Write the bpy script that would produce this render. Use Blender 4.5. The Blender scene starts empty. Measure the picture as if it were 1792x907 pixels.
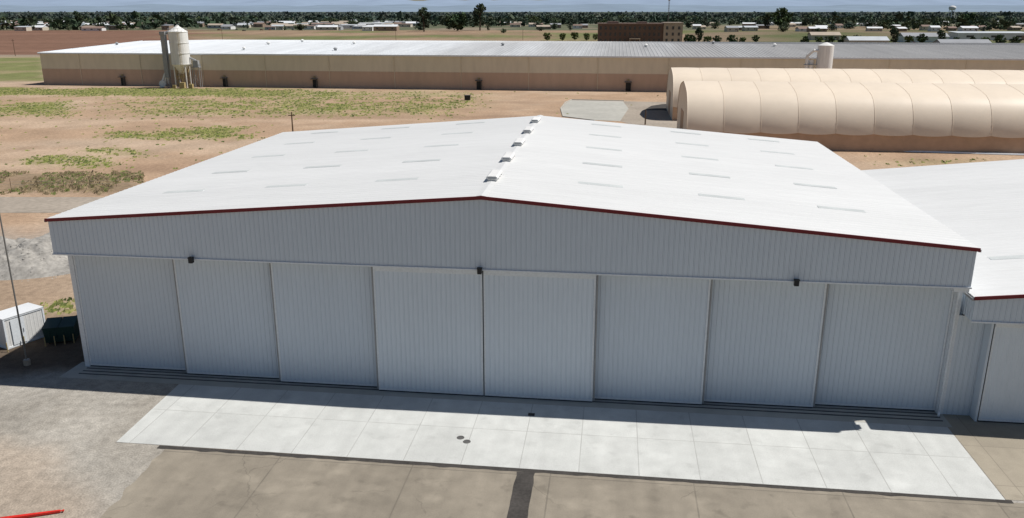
import bpy, math, random
from mathutils import Vector, noise
R = random.Random(7)
scene = bpy.context.scene
col = scene.collection
H = 24.0; F = 1440.0; TH = math.radians(16.8); S, Cc = math.sin(TH), math.cos(TH)

def G(u, v, h=0.0):
    du, dv = u - 896, v - 453
    dn = F * S + dv * Cc; fw = F * Cc - dv * S
    t = (H - h) / dn
    return (du * t, fw * t)
def P(x, y, z=0.0):
    d = H - z
    zz = y * Cc + d * S
    return (896 + F * x / zz, 453 + F * (d * Cc - y * S) / zz)
ROT = -math.radians(6.98)
EX = (math.cos(ROT), math.sin(ROT)); EY = (-math.sin(ROT), math.cos(ROT))
O = (-1.644, 49.93)
def L2W(x, y): return (O[0] + EX[0]*x + EY[0]*y, O[1] + EX[1]*x + EY[1]*y)

# ------------------------------------------------------------------ mesh helper
class MB:
    def __init__(s): s.v = []; s.f = []; s.m = []; s.c = []
    def add(s, vs, fs, m=0, c=None):
        b = len(s.v); s.v += [tuple(p) for p in vs]
        for i_, f in enumerate(fs): s.f.append(tuple(b + i for i in f)); s.m.append(m[i_] if isinstance(m, list) else m)
        s.c += [c or (1, 1, 1)] * len(vs)
    def box(s, x0, x1, y0, y1, z0, z1, m=0, c=None):
        s.add([(x0,y0,z0),(x1,y0,z0),(x1,y1,z0),(x0,y1,z0),(x0,y0,z1),(x1,y0,z1),(x1,y1,z1),(x0,y1,z1)],
              [(0,3,2,1),(4,5,6,7),(0,1,5,4),(1,2,6,5),(2,3,7,6),(3,0,4,7)], m, c)
    def tube(s, p0, p1, r0, r1=None, n=8, m=0, c=None):
        if r1 is None: r1 = r0
        a, b = Vector(p0), Vector(p1); d = (b - a).normalized()
        up = Vector((0,0,1)) if abs(d.z) < .95 else Vector((1,0,0))
        e1 = d.cross(up).normalized(); e2 = d.cross(e1)
        vs = []
        for p, r in ((a, r0), (b, r1)):
            for k in range(n):
                t = 2*math.pi*k/n; vs.append(p + e1*math.cos(t)*r + e2*math.sin(t)*r)
        fs = [(k, (k+1) % n, n+(k+1) % n, n+k) for k in range(n)] + [tuple(range(n))[::-1], tuple(range(n, 2*n))]
        s.add(vs, fs, m, c)
    def lathe(s, prof, cx=0, cy=0, n=24, m=0):
        vs = []
        for r, z in prof:
            for k in range(n):
                t = 2*math.pi*k/n; vs.append((cx + r*math.cos(t), cy + r*math.sin(t), z))
        fs = []
        for i in range(len(prof)-1):
            for k in range(n):
                fs.append((i*n+k, i*n+(k+1) % n, (i+1)*n+(k+1) % n, (i+1)*n+k))
        s.add(vs, fs, m)
    def poly(s, pts, m=0): s.add(pts, [tuple(range(len(pts)))], m)
    def build(s, name, mats, parent=None, smooth=False, loc=None, rotz=0, color=False):
        me = bpy.data.meshes.new(name)
        me.from_pydata(s.v, [], s.f)
        for mt in (mats if isinstance(mats, (list, tuple)) else [mats]): me.materials.append(mt)
        me.polygons.foreach_set('material_index', s.m)
        if smooth: me.polygons.foreach_set('use_smooth', [True]*len(s.f))
        if color:
            at = me.color_attributes.new('Col', 'FLOAT_COLOR', 'POINT')
            flat = []
            for c in s.c: flat += [c[0], c[1], c[2], 1.0]
            at.data.foreach_set('color', flat)
        me.update()
        o = bpy.data.objects.new(name, me); col.objects.link(o)
        if parent: o.parent = parent
        if loc: o.location = loc
        o.rotation_euler = (0, 0, rotz)
        return o
def empty(name, loc, rotz=0, label=None, cat=None, group=None):
    o = bpy.data.objects.new(name, None); col.objects.link(o)
    o.location = loc; o.rotation_euler = (0, 0, rotz); o.empty_display_size = .3
    tag(o, label, cat, group); return o
def tag(o, label=None, cat=None, group=None, kind=None):
    if label: o['label'] = label
    if cat: o['category'] = cat
    if group: o['group'] = group
    if kind: o['kind'] = kind
    return o
def copy_tree(o, parent=None):
    c = o.copy(); col.objects.link(c)
    if parent: c.parent = parent
    for ch in list(o.children): copy_tree(ch, c)
    return c

# ------------------------------------------------------------------ materials
def newmat(name):
    m = bpy.data.materials.new(name); m.use_nodes = True
    nt = m.node_tree; nt.nodes.clear()
    out = nt.nodes.new('ShaderNodeOutputMaterial'); b = nt.nodes.new('ShaderNodeBsdfPrincipled')
    nt.links.new(b.outputs[0], out.inputs[0]); return m, nt, b
def math_n(nt, op, a, b=None, clamp=False):
    n = nt.nodes.new('ShaderNodeMath'); n.operation = op; n.use_clamp = clamp
    for i, x in enumerate((a, b)):
        if x is None: continue
        if isinstance(x, (int, float)): n.inputs[i].default_value = x
        else: nt.links.new(x, n.inputs[i])
    return n.outputs[0]
def coord(nt, stretch=(1,1,1), kind='Object'):
    t = nt.nodes.new('ShaderNodeTexCoord'); mp = nt.nodes.new('ShaderNodeMapping')
    mp.inputs['Scale'].default_value = stretch
    nt.links.new(t.outputs[kind], mp.inputs[0]); return mp.outputs[0]
def maprange(nt, x, a, b, lo, hi):
    r = nt.nodes.new('ShaderNodeMapRange'); r.inputs[1].default_value = a; r.inputs[2].default_value = b
    r.inputs[3].default_value = lo; r.inputs[4].default_value = hi
    nt.links.new(x, r.inputs[0]); return r.outputs[0]
def noise_n(nt, vec, scale, detail=4, lo=0.0, hi=1.0, a=.3, b=.7):
    n = nt.nodes.new('ShaderNodeTexNoise'); n.inputs['Scale'].default_value = scale; n.inputs['Detail'].default_value = detail
    nt.links.new(vec, n.inputs['Vector'])
    return maprange(nt, n.outputs[0], a, b, lo, hi)
def scale_col(nt, c, f):
    n = nt.nodes.new('ShaderNodeVectorMath'); n.operation = 'SCALE'
    if isinstance(c, tuple): n.inputs[0].default_value = c
    else: nt.links.new(c, n.inputs[0])
    nt.links.new(f, n.inputs['Scale']); return n.outputs[0]
def mixc(nt, f, a, b):
    n = nt.nodes.new('ShaderNodeMix'); n.data_type = 'RGBA'
    if isinstance(f, (int, float)): n.inputs[0].default_value = f
    else: nt.links.new(f, n.inputs[0])
    for i, x in ((6, a), (7, b)):
        if isinstance(x, tuple): n.inputs[i].default_value = (*x, 1)
        else: nt.links.new(x, n.inputs[i])
    return n.outputs[2]
def bump(nt, b, h, strength=.3, dist=.02):
    n = nt.nodes.new('ShaderNodeBump'); n.inputs['Strength'].default_value = strength; n.inputs['Distance'].default_value = dist
    nt.links.new(h, n.inputs['Height']); nt.links.new(n.outputs[0], b.inputs['Normal'])
def nmat(name, base, rough=.7, var=.12, scale=1.0, stretch=(1,1,1), var2=.06, scale2=8.0, metal=0.0, attr=False, spec=.3, bmp=0):
    m, nt, b = newmat(name)
    v = coord(nt, stretch)
    f = math_n(nt, 'MULTIPLY', noise_n(nt, v, scale, 4, 1-var, 1+var), noise_n(nt, v, scale2, 3, 1-var2, 1+var2))
    if attr:
        a = nt.nodes.new('ShaderNodeAttribute'); a.attribute_name = 'Col'; c = a.outputs['Color']
    else: c = tuple(base)
    nt.links.new(scale_col(nt, c, f), b.inputs['Base Color'])
    b.inputs['Roughness'].default_value = rough; b.inputs['Metallic'].default_value = metal
    b.inputs['Specular IOR Level'].default_value = spec
    if bmp: bump(nt, b, f, bmp)
    return m
M = {}
M['white_panel'] = nmat('white_panel', (.60,.67,.745), .5, .03, .12, (1,1,.3), .02, 2.5)
M['door_panel'] = nmat('door_panel', (.62,.69,.765), .5, .035, .15, (1,1,.3), .02, 3.0)
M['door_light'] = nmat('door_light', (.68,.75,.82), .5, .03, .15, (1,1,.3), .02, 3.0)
M['panel_rib_shade'] = nmat('panel_rib_shade', (.45,.505,.57), .6, .06, .3, (1,1,.2), .03, 2.5)  # rib flanks coloured darker to stand for shade on the rib sides
M['door_rib_shade'] = nmat('door_rib_shade', (.53,.59,.66), .6, .06, .3, (1,1,.2), .03, 2.5)  # same painted shade, softer, for the door rib flanks
M['trim_white'] = nmat('trim_white', (.72,.76,.80), .45, .04, 1.0)
M['roof_white'] = nmat('roof_white', (.68,.685,.68), .5, .035, .1, (.25,1.6,1), .03, 1.2)
M['skylight'] = nmat('skylight', (.565,.59,.58), .45, .08, .8)
M['maroon'] = nmat('maroon', (.17,.018,.024), .5, .1, 1.0)
M['dark'] = nmat('dark', (.02,.022,.025), .5, .2, 2.0)
M['steel'] = nmat('steel', (.33,.34,.35), .5, .12, 1.5)
M['rail'] = nmat('rail', (.10,.098,.095), .55, .2, 1.5)
M['glass'] = nmat('glass', (.03,.04,.05), .12, .1, 1.0, spec=.6)
M['beige'] = nmat('beige', (.71,.64,.50), .8, .05, .05, (1,1,.3), .05, .6)
M['tan_base'] = nmat('tan_base', (.55,.40,.30), .85, .07, .05, (1,1,.3), .05, .6)
M['fabric'] = nmat('fabric', (.77,.66,.53), .5, .04, .08, (1,1,1), .02, .6)
M['fabric_seam'] = nmat('fabric_seam', (.66,.55,.43), .6, .05, .2, (1,1,1), .03, .6)
M['skirt'] = nmat('skirt', (.52,.36,.25), .8, .08, .1, (1,1,1), .06, .8)
M['silo'] = nmat('silo', (.78,.775,.75), .5, .09, .35, (1,1,.12), .07, 1.4)
M['rust'] = nmat('rust', (.42,.33,.16), .7, .2, .6)
M['pole_grey'] = nmat('pole_grey', (.17,.165,.155), .6, .15, 1.0)
M['wood'] = nmat('wood', (.12,.08,.05), .9, .2, 1.0)
M['green_bin'] = nmat('green_bin', (.015,.045,.04), .5, .2, 1.0)
M['red'] = nmat('red', (.62,.03,.02), .4, .1, 2.0)
M['bark'] = nmat('bark', (.09,.065,.045), .9, .2, .5)
M['leaf'] = nmat('leaf', None, .8, .15, .3, attr=True, spec=.1)
M['weed'] = nmat('weed', None, .9, .12, .3, attr=True, spec=.1)
M['brown_wall'] = nmat('brown_wall', (.15,.10,.072), .8, .1, .1)
M['cream_wall'] = nmat('cream_wall', (.46,.38,.28), .8, .1, .1)
M['rubble'] = nmat('rubble', (.315,.30,.275), .95, .2, .6, var2=.2, scale2=3, bmp=.5)
for k, c in dict(w_white=(.70,.70,.69), w_cream=(.56,.51,.42), w_grey=(.42,.43,.45), w_brown=(.28,.21,.16), w_blue=(.36,.42,.48)).items():
    M[k] = nmat(k, c, .8, .08, .2)
for k, c in dict(r_white=(.70,.72,.74), r_grey=(.30,.31,.33), r_brown=(.23,.16,.13), r_silver=(.50,.53,.56), r_tan=(.43,.36,.29)).items():
    M[k] = nmat(k, c, .6, .08, .2)
for k, c in dict(c_white=(.75,.75,.75), c_black=(.02,.02,.022), c_silver=(.45,.46,.48), c_red=(.35,.03,.03), c_blue=(.04,.09,.22)).items():
    M[k] = nmat(k, c, .3, .04, 1.0, spec=.5)
M['hill'] = nmat('hill', (.255,.325,.425), 1.0, .05, .0006, var2=.03, scale2=.003, spec=0)  # both hill colours carry the blue distance haze
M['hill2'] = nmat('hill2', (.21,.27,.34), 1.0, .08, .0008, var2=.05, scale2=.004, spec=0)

m, nt, b = newmat('graded_roof'); M['ware_roof'] = m
v = coord(nt); sp = nt.nodes.new('ShaderNodeSeparateXYZ'); nt.links.new(v, sp.inputs[0])
v2 = coord(nt, (1, .06, 1))
x = math_n(nt, 'ADD', sp.outputs[0], noise_n(nt, v2, .06, 5, -40, 40))
g = maprange(nt, x, 70, 235, 0, 1)
c = mixc(nt, g, (.62,.645,.67), (.34,.335,.33))  # roof colour runs from white to grey along its length
f = math_n(nt, 'MULTIPLY', noise_n(nt, v2, .25, 4, .9, 1.08), noise_n(nt, v2, 1.2, 3, .93, 1.06))
nt.links.new(scale_col(nt, c, f), b.inputs['Base Color']); b.inputs['Roughness'].default_value = .6

m, nt, b = newmat('ground_soil'); M['ground'] = m
v = coord(nt); at = nt.nodes.new('ShaderNodeAttribute'); at.attribute_name = 'Col'
f = math_n(nt, 'MULTIPLY', noise_n(nt, v, .12, 5, .86, 1.14), noise_n(nt, v, 1.7, 6, .82, 1.18))
f = math_n(nt, 'MULTIPLY', f, noise_n(nt, v, 9.0, 3, .82, 1.18))
nt.links.new(scale_col(nt, at.outputs['Color'], f), b.inputs['Base Color'])
b.inputs['Roughness'].default_value = 1; b.inputs['Specular IOR Level'].default_value = .1
bump(nt, b, f, .6, .06)

def joint(nt, x, pitch, off, w):
    t = math_n(nt, 'FRACT', math_n(nt, 'DIVIDE', math_n(nt, 'ADD', x, off), pitch))
    return math_n(nt, 'GREATER_THAN', math_n(nt, 'ABSOLUTE', math_n(nt, 'SUBTRACT', t, .5)), .5 - w/2/pitch)
def slabmat(name, base, px, ox, py, oy, w, jcol, jmix, stain=.1, crack=0, crackscale=.2, worn=.22):
    m, nt, b = newmat(name); v = coord(nt)
    sp = nt.nodes.new('ShaderNodeSeparateXYZ'); nt.links.new(v, sp.inputs[0])
    f = math_n(nt, 'MULTIPLY', noise_n(nt, v, .16, 5, 1-stain, 1+stain*.6), noise_n(nt, v, 1.1, 6, 1-stain*.6, 1+stain*.4))
    f = math_n(nt, 'MULTIPLY', f, noise_n(nt, v, 14, 3, .93, 1.07))
    st = coord(nt, (.9, .07, 1)); f = math_n(nt, 'MULTIPLY', f, noise_n(nt, st, 1.2, 4, 1-stain*.5, 1+stain*.3))
    cx = math_n(nt, 'FLOOR', math_n(nt, 'DIVIDE', math_n(nt, 'ADD', sp.outputs[0], ox), px))
    cy = math_n(nt, 'FLOOR', math_n(nt, 'DIVIDE', math_n(nt, 'ADD', sp.outputs[1], oy), py))
    cb = nt.nodes.new('ShaderNodeCombineXYZ'); nt.links.new(cx, cb.inputs[0]); nt.links.new(cy, cb.inputs[1])
    wn = nt.nodes.new('ShaderNodeTexWhiteNoise'); nt.links.new(cb.outputs[0], wn.inputs[0])
    f = math_n(nt, 'MULTIPLY', f, maprange(nt, wn.outputs[0], 0, 1, .965, 1.03))
    c = scale_col(nt, base, f)
    j = math_n(nt, 'MAXIMUM', joint(nt, sp.outputs[0], px, ox, w), joint(nt, sp.outputs[1], py, oy, w))
    j = math_n(nt, 'MULTIPLY', j, noise_n(nt, v, .5, 3, .4, 1.0))
    c = mixc(nt, math_n(nt, 'MULTIPLY', j, jmix), c, jcol)
    if crack:
        d = nt.nodes.new('ShaderNodeTexVoronoi'); d.feature = 'DISTANCE_TO_EDGE'; d.inputs['Scale'].default_value = crackscale
        n2 = nt.nodes.new('ShaderNodeTexNoise'); n2.inputs['Scale'].default_value = .9; n2.inputs['Detail'].default_value = 6
        nt.links.new(v, n2.inputs['Vector'])
        ad = nt.nodes.new('ShaderNodeVectorMath'); ad.operation = 'MULTIPLY_ADD'
        nt.links.new(n2.outputs['Color'], ad.inputs[0]); ad.inputs[1].default_value = (1.4,1.4,0); nt.links.new(v, ad.inputs[2])
        nt.links.new(ad.outputs[0], d.inputs['Vector'])
        k = math_n(nt, 'MULTIPLY', math_n(nt, 'LESS_THAN', d.outputs['Distance'], .0035), crack)
        k = math_n(nt, 'MULTIPLY', k, noise_n(nt, v, .25, 3, 0, 1, .45, .6), clamp=True)
        c = mixc(nt, k, c, tuple(x*.45 for x in base))
        k2 = math_n(nt, 'MULTIPLY', noise_n(nt, v, .5, 8, 0, 1, .56, .74), worn, clamp=True)
        c = mixc(nt, k2, c, tuple(min(1, x*1.5) for x in base))
        k3 = math_n(nt, 'MULTIPLY', noise_n(nt, v, .9, 8, 0, 1, .60, .72), worn*1.2, clamp=True)
        c = mixc(nt, k3, c, tuple(x*.55 for x in base))
    nt.links.new(c, b.inputs['Base Color']); b.inputs['Roughness'].default_value = .85; b.inputs['Specular IOR Level'].default_value = .2
    bump(nt, b, f, .15, .01)
    return m
M['apron'] = slabmat('apron_concrete', (.565,.575,.555), 3.25, 0.0, 4.15, 9.8, .05, (.25,.245,.23), .7, .11, .12, .12, .22)
M['taxi'] = slabmat('taxiway_surface', (.28,.247,.198), 7.6, 2.6, 7.0, 17.4, .08, (.10,.09,.075), .6, .18, .5, .12, .46)
M['slab_tan'] = slabmat('old_concrete', (.35,.31,.245), 4.2, 0, 4.2, 0, .05, (.14,.12,.1), .6, .12, .3)
M['asphalt_dark'] = nmat('asphalt_dark', (.055,.05,.046), .9, .25, .8, var2=.2, scale2=6)
M['road'] = nmat('road', (.33,.285,.235), .9, .14, .12, var2=.15, scale2=1.5)
M['pad'] = nmat('pad', (.42,.41,.37), .9, .1, .08, var2=.08, scale2=.8)

# ------------------------------------------------------------------ ground sheet
def sm(a, b, x):
    t = max(0., min(1., (x-a)/(b-a))); return t*t*(3-2*t)
def bx(u, v, u0, u1, v0, v1, fu, fv):
    return sm(u0-fu, u0+fu, u)*(1-sm(u1-fu, u1+fu, u))*sm(v0-fv, v0+fv, v)*(1-sm(v1-fv, v1+fv, v))
def lerp(a, b, t): return tuple(a[i]+(b[i]-a[i])*t for i in range(3))
def weed(u, v, n, n2):
    w = 0
    w = max(w, bx(u, v, 215, 790, 175, 201, 60, 8)*.82)
    w = max(w, bx(u, v, 400, 830, 162, 188, 80, 8)*.7)
    w = max(w, bx(u, v, -200, 125, 178, 202, 25, 6)*.85)
    w = max(w, bx(u, v, 185, 435, 224, 243, 30, 5)*.95)
    w = max(w, bx(u, v, 55, 200, 282, 294, 15, 4)*.6)
    w = max(w, bx(u, v, 170, 260, 266, 275, 15, 3)*.5)
    w = max(w, bx(u, v, 1560, 1720, 276, 290, 60, 6)*.5)
    w = max(w, bx(u, v, 70, 145, 530, 555, 15, 6)*.5)
    a = w*(.6 + 1.0*n2 + .9*n)
    a = max(a, bx(u, v, -400, 520, 154.5, 167, 70, 3)*(.92+.5*n2+.3*n))
    return max(0., min(1., a))
def berm(x, y):
    if y < 90 or y > 140 or x > -35: return 0
    u, v = P(x, y); n = noise.noise((x*.15, y*.15, 3))
    return max(0, bx(u, v, -500, 245, 309, 333, 14, 9)*(.45 + .7*n))
def gcol(x, y):
    n = noise.noise((x*.045, y*.045, 0)); n2 = noise.noise((x*.21, y*.21, 5)); n3 = noise.noise((x*.9, y*.9, 9))
    nb = noise.noise((x*.008, y*.008, 2)); nx = noise.noise((x*.012, y*.09, 7))
    if y < 14: return (.33,.27,.2)
    u, v = P(x, y); k = v - 18
    vj = v + n*.07*k*.6 + n2*.025*k; uj = u + n*22 + n2*12
    c = lerp((.39,.272,.185), (.455,.34,.245), sm(-.3, .5, n + .6*n2 + .5*nx))
    c = lerp(c, (.31,.205,.137), sm(.1, .6, nx + .3*n2)*.65)
    c = lerp(c, (.47,.375,.285), bx(u, vj, -900, 1300, 243, 262, 60, 6)*.35)
    if vj < 152: c = lerp(c, (.41,.315,.235), .7)
    w = weed(uj, vj, n, n2)
    c = lerp(c, (.19,.21,.065), w*.78)
    c = lerp(c, (.23,.175,.115), bx(u, vj, -500, 250, 304, 337, 14, 7)*(.6+.7*n2))
    c = lerp(c, lerp((.15,.175,.06), (.24,.21,.11), sm(-.1, .5, n+.5*n2)), bx(u + 6*n, v, -900, 82, 100, 142, 8, 2)*.9)
    if v < 99:
        f = (.175,.10,.07) if u < 330 else lerp((.26,.185,.125), (.13,.14,.06), sm(-.1, .4, nb + .4*n))
        c = lerp(f, tuple(q*1.25 for q in f), sm(-.3, .5, n))
        c = lerp(c, (.3,.26,.2), bx(u, v, -900, 90, 95.5, 98.5, 10, .6)*.8)
        if u > 1200: c = lerp((.21,.16,.11), (.10,.115,.05), sm(-.2, .3, nb))
    if v < 53:
        c = lerp((.11,.12,.075), (.23,.19,.14), sm(.0, .4, nb + .3*n))
        if u > 1250 and v > 46: c = lerp(c, (.32,.22,.15), .5)
    if v < 42: c = lerp((.07,.09,.065), (.13,.14,.105), sm(.0, .5, nb))
    if u < 420 and v > 370:
        g = sm(640, 668, vj)*(1 - sm(330, 420, u))
        d = sm(0, 1, (v - 800 + (150-u)*.5 + n*60 + n2*50 + n3*20)/80.)*(1 - sm(110, 240, u + 30*n2))
        gc = lerp((.325,.30,.262), (.38,.355,.315), sm(-.3, .4, n2 + .6*n3))
        gc = lerp(gc, (.385,.31,.24), d*.7)
        c = lerp(c, gc, g)
        c = lerp(c, (.30,.24,.18), bx(u, vj, -200, 150, 470, 560, 20, 20)*.5)
        c = lerp(c, (.325,.305,.275), bx(u, vj, -200, 140, 400, 475, 15, 14)*.6)
        c = lerp(c, (.055,.045,.035), bx(u, vj, -300, 172, 562, 660, 20, 18)*.85)  # ground colour darkened to deepen the hangar's shadow here
    elif v > 640: c = lerp((.33,.31,.28), (.37,.3,.23), sm(-.2, .3, n))
    return c
def axis(segs):
    out = [segs[0][0]]
    for a, b_, st in segs:
        k = max(1, int(round((b_-a)/st)))
        out += [a + (b_-a)*i/k for i in range(1, k+1)]
    return out
gx = axis([(-45000,-6000,8000),(-6000,-1200,400),(-1200,-300,60),(-300,-70,3),(-70,-14,.7),(-14,60,3),(60,200,4),(200,1200,60),(1200,6000,400),(6000,45000,8000)])
gy = axis([(-3000,-100,500),(-100,25,12),(25,62,.7),(62,125,1.0),(125,320,2.2),(320,700,9),(700,2000,40),(2000,8000,300),(8000,60000,8000)])
mb = MB(); nx_ = len(gx)
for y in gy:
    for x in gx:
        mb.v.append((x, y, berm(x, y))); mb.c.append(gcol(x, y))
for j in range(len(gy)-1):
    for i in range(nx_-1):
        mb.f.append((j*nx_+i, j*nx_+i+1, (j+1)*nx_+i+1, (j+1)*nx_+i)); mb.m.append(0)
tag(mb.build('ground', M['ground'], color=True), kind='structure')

def tuft(mb, x, y, z, s, hh, c, n=7):
    for k in range(n):
        a = R.uniform(0, 6.283); r = R.uniform(.1, .5)*s; a2 = a + R.uniform(.6, 1.6)
        cx, cy = x + r*math.cos(a), y + r*math.sin(a)
        w = s*R.uniform(.15, .35); t = R.uniform(.8, 1.2)
        cc = tuple(q*t for q in c)
        mb.add([(cx-w*math.cos(a2), cy-w*math.sin(a2), z), (cx+w*math.cos(a2), cy+w*math.sin(a2), z),
                (cx+w*.7*math.cos(a2)+R.uniform(-.2,.2)*s, cy+w*.7*math.sin(a2)+.4*s, z+hh*R.uniform(.6,1.1)), (cx-w*.6*math.cos(a2), cy-w*.6*math.sin(a2)+R.uniform(.2,.6)*s, z+hh*R.uniform(.5,1.1))],
               [(0,1,2,3)], 0, cc)
mb = MB()
for (u0, u1, v0, v1, cnt) in [(-60,600,153,169,7500),(300,860,160,192,5000),(150,830,170,210,9000),(-60,150,174,208,2800),(160,470,220,249,3200),(-60,480,195,300,4200),
                              (40,270,262,296,1000),(60,150,525,560,220),(1480,1792,268,294,520),(900,1180,160,200,500)]:
    for i in range(cnt):
        u, v = R.uniform(u0, u1), R.uniform(v0, v1)
        if v < 147 + (u-80)*.0118 + 4: continue
        x, y = G(u, v)
        n = noise.noise((x*.045, y*.045, 0)); n2 = noise.noise((x*.21, y*.21, 5)); k = v-18
        w = weed(u + n*22 + n2*12, v + n*.07*k*.6 + n2*.025*k, n, n2)
        if R.random() > w*1.0 + .025: continue
        s = R.uniform(.25, .85); g = R.random()
        c = lerp((.165,.20,.05), (.29,.275,.11), g) if R.random() < .8 else (.10,.125,.04)
        tuft(mb, x, y, 0, s, s*.27, c, 4)
tag(mb.build('weeds', M['weed'], color=True), 'low yellow green weeds scattered over the bare tan field', 'weeds', kind='stuff')
mb = MB()
for i in range(2600):
    u = R.uniform(-80, 250); v = R.choice([R.uniform(303, 338), R.gauss(312, 5), R.gauss(329, 5)]); x, y = G(u, v); z = berm(x, y)
    if noise.noise((x*.16, y*.16, 8)) < -.12: continue
    s = R.uniform(.25, .95)
    c = lerp((.17,.13,.075), (.31,.24,.15), R.random()) if R.random() < .75 else (.14,.16,.055)
    tuft(mb, x, y, z-.05, s, s*.42, c, 4)
tag(mb.build('dry_brush', M['weed'], color=True), 'dry brown brush covering the bank beside the road', 'brush', kind='stuff')

# ------------------------------------------------------------------ paved surfaces
def sheet(name, pts, z, mat, loc=(0,0), rotz=0):
    mb = MB(); mb.poly([(p[0], p[1], 0) for p in pts])
    return tag(mb.build(name, mat, loc=(loc[0], loc[1], z), rotz=rotz), kind='structure')
def rough_edge(p, q, step, amp, sd):
    n = max(1, int(math.hypot(q[0]-p[0], q[1]-p[1])/step)); out = []
    for i in range(n):
        t = i/n; o = amp*noise.noise((i*.37, sd, 0)) if i else 0
        dx, dy = q[0]-p[0], q[1]-p[1]; l = math.hypot(dx, dy)
        out.append((p[0]+dx*t - dy/l*o, p[1]+dy*t + dx/l*o))
    return out
tax = rough_edge((-17.1,-10.0), (-16.2,-30), .35, .3, 4) + [(-16.2,-30),(75,-30),(75,-10.0)]
sheet('taxiway', tax, .006, M['taxi'], O, ROT)
sheet('apron', [(-20.3,-9.8),(28.3,-9.8),(28.3,-2.05),(-20.6,-2.05)], .016, M['apron'], O, ROT)
sheet('pavement', [(28.35,-9.75),(80,-9.75),(80,.5),(28.35,.5)], .012, M['slab_tan'], O, ROT)
sheet('door_threshold', [(-29.3,-2.03),(28.6,-2.03),(28.6,.6),(-29.3,.6)], .014, M['pad'], O, ROT)
e1 = rough_edge((-17.6,-10.18), (28.6,-10.08), .3, .12, 8) + [(28.6,-10.08)]
e2 = rough_edge((28.6,-9.78), (-17.6,-9.84), .6, .02, 2) + [(-17.6,-9.84)]
sheet('asphalt_strip', e1 + e2, .011, M['asphalt_dark'], O, ROT)
e1 = rough_edge((3.15,-10.15), (3.2,-30), .35, .1, 12) + [(3.2,-30)]
e2 = rough_edge((4.2,-30), (4.15,-10.15), .35, .1, 22) + [(4.15,-10.15)]
sheet('asphalt_patch', e1 + e2, .010, M['asphalt_dark'], O, ROT)
rd = rough_edge((-220,100.5), (60,98.5), 4, .8, 3) + [(60,98.5),(60,107)] + rough_edge((60,107), (-220,110), 4, .9, 6)
sheet('road', rd, .02, M['road'])
sheet('concrete_pad', [G(*p) for p in [(985,203),(982,190),(990,180),(1000,175),(1090,177),(1100,190),(1085,212),(1040,210)]], .03, M['pad'])
sheet('driveway', [G(*p) for p in [(1090,177),(1178,179),(1186,200),(1200,228),(1120,222),(1085,212),(1100,190)]], .026, M['road'])
sheet('dark_patch', [G(*p) for p in [(1126,193),(1140,185),(1160,182),(1180,181),(1184,196),(1160,193)]], .034, M['asphalt_dark'])  # flat dark patch over the driveway beside the shelters
mb = MB()
kp = [G(*p) for p in [(1040,211),(985,204),(981,190),(989,179.5),(1000,174.5),(1092,176.5)]]
for a, b_ in zip(kp, kp[1:]): mb.tube((*a, .06), (*b_, .06), .14, n=6)
tag(mb.build('kerb', M['pad']), kind='structure')
mb = MB(); a, b_ = G(1455,262), G(1800,272)
mb.tube((*a, .1), (*b_, .1), .22, n=6)
tag(mb.build('kerb', M['trim_white']), kind='structure')

# ------------------------------------------------------------------ hangars
def ribs(a, b_, pitch, h):
    pts = []; x = a
    while x < b_ - 1e-4:
        for fx, o in ((0,0),(.70,0),(.77,h),(.93,h)):
            if x + fx*pitch < b_: pts.append((x + fx*pitch, o))
        x += pitch
    pts.append((b_, 0)); return pts
def rib_x(mb, x0, x1, y, zb, zt, pitch=.305, h=.035, sg=-1, rib_shade=0):
    pr = ribs(x0, x1, pitch, h); vs = []; fs = []; ms = []
    for x, o in pr: vs += [(x, y+sg*o, zb), (x, y+sg*o, zt(x) if callable(zt) else zt)]
    for i in range(len(pr)-1): fs.append((2*i, 2*i+2, 2*i+3, 2*i+1)); ms.append(rib_shade if pr[i][1] != pr[i+1][1] else 0)  # sloping flank faces take the painted shade material
    mb.add(vs, fs, ms)
def rib_y(mb, y0, y1, x, zb, zt, pitch=.305, h=.035, sg=1):
    pr = ribs(y0, y1, pitch, h); vs = []; fs = []
    for y, o in pr: vs += [(x+sg*o, y, zb), (x+sg*o, y, zt)]
    for i in range(len(pr)-1): fs.append((2*i, 2*i+2, 2*i+3, 2*i+1))
    mb.add(vs, fs)
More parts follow.
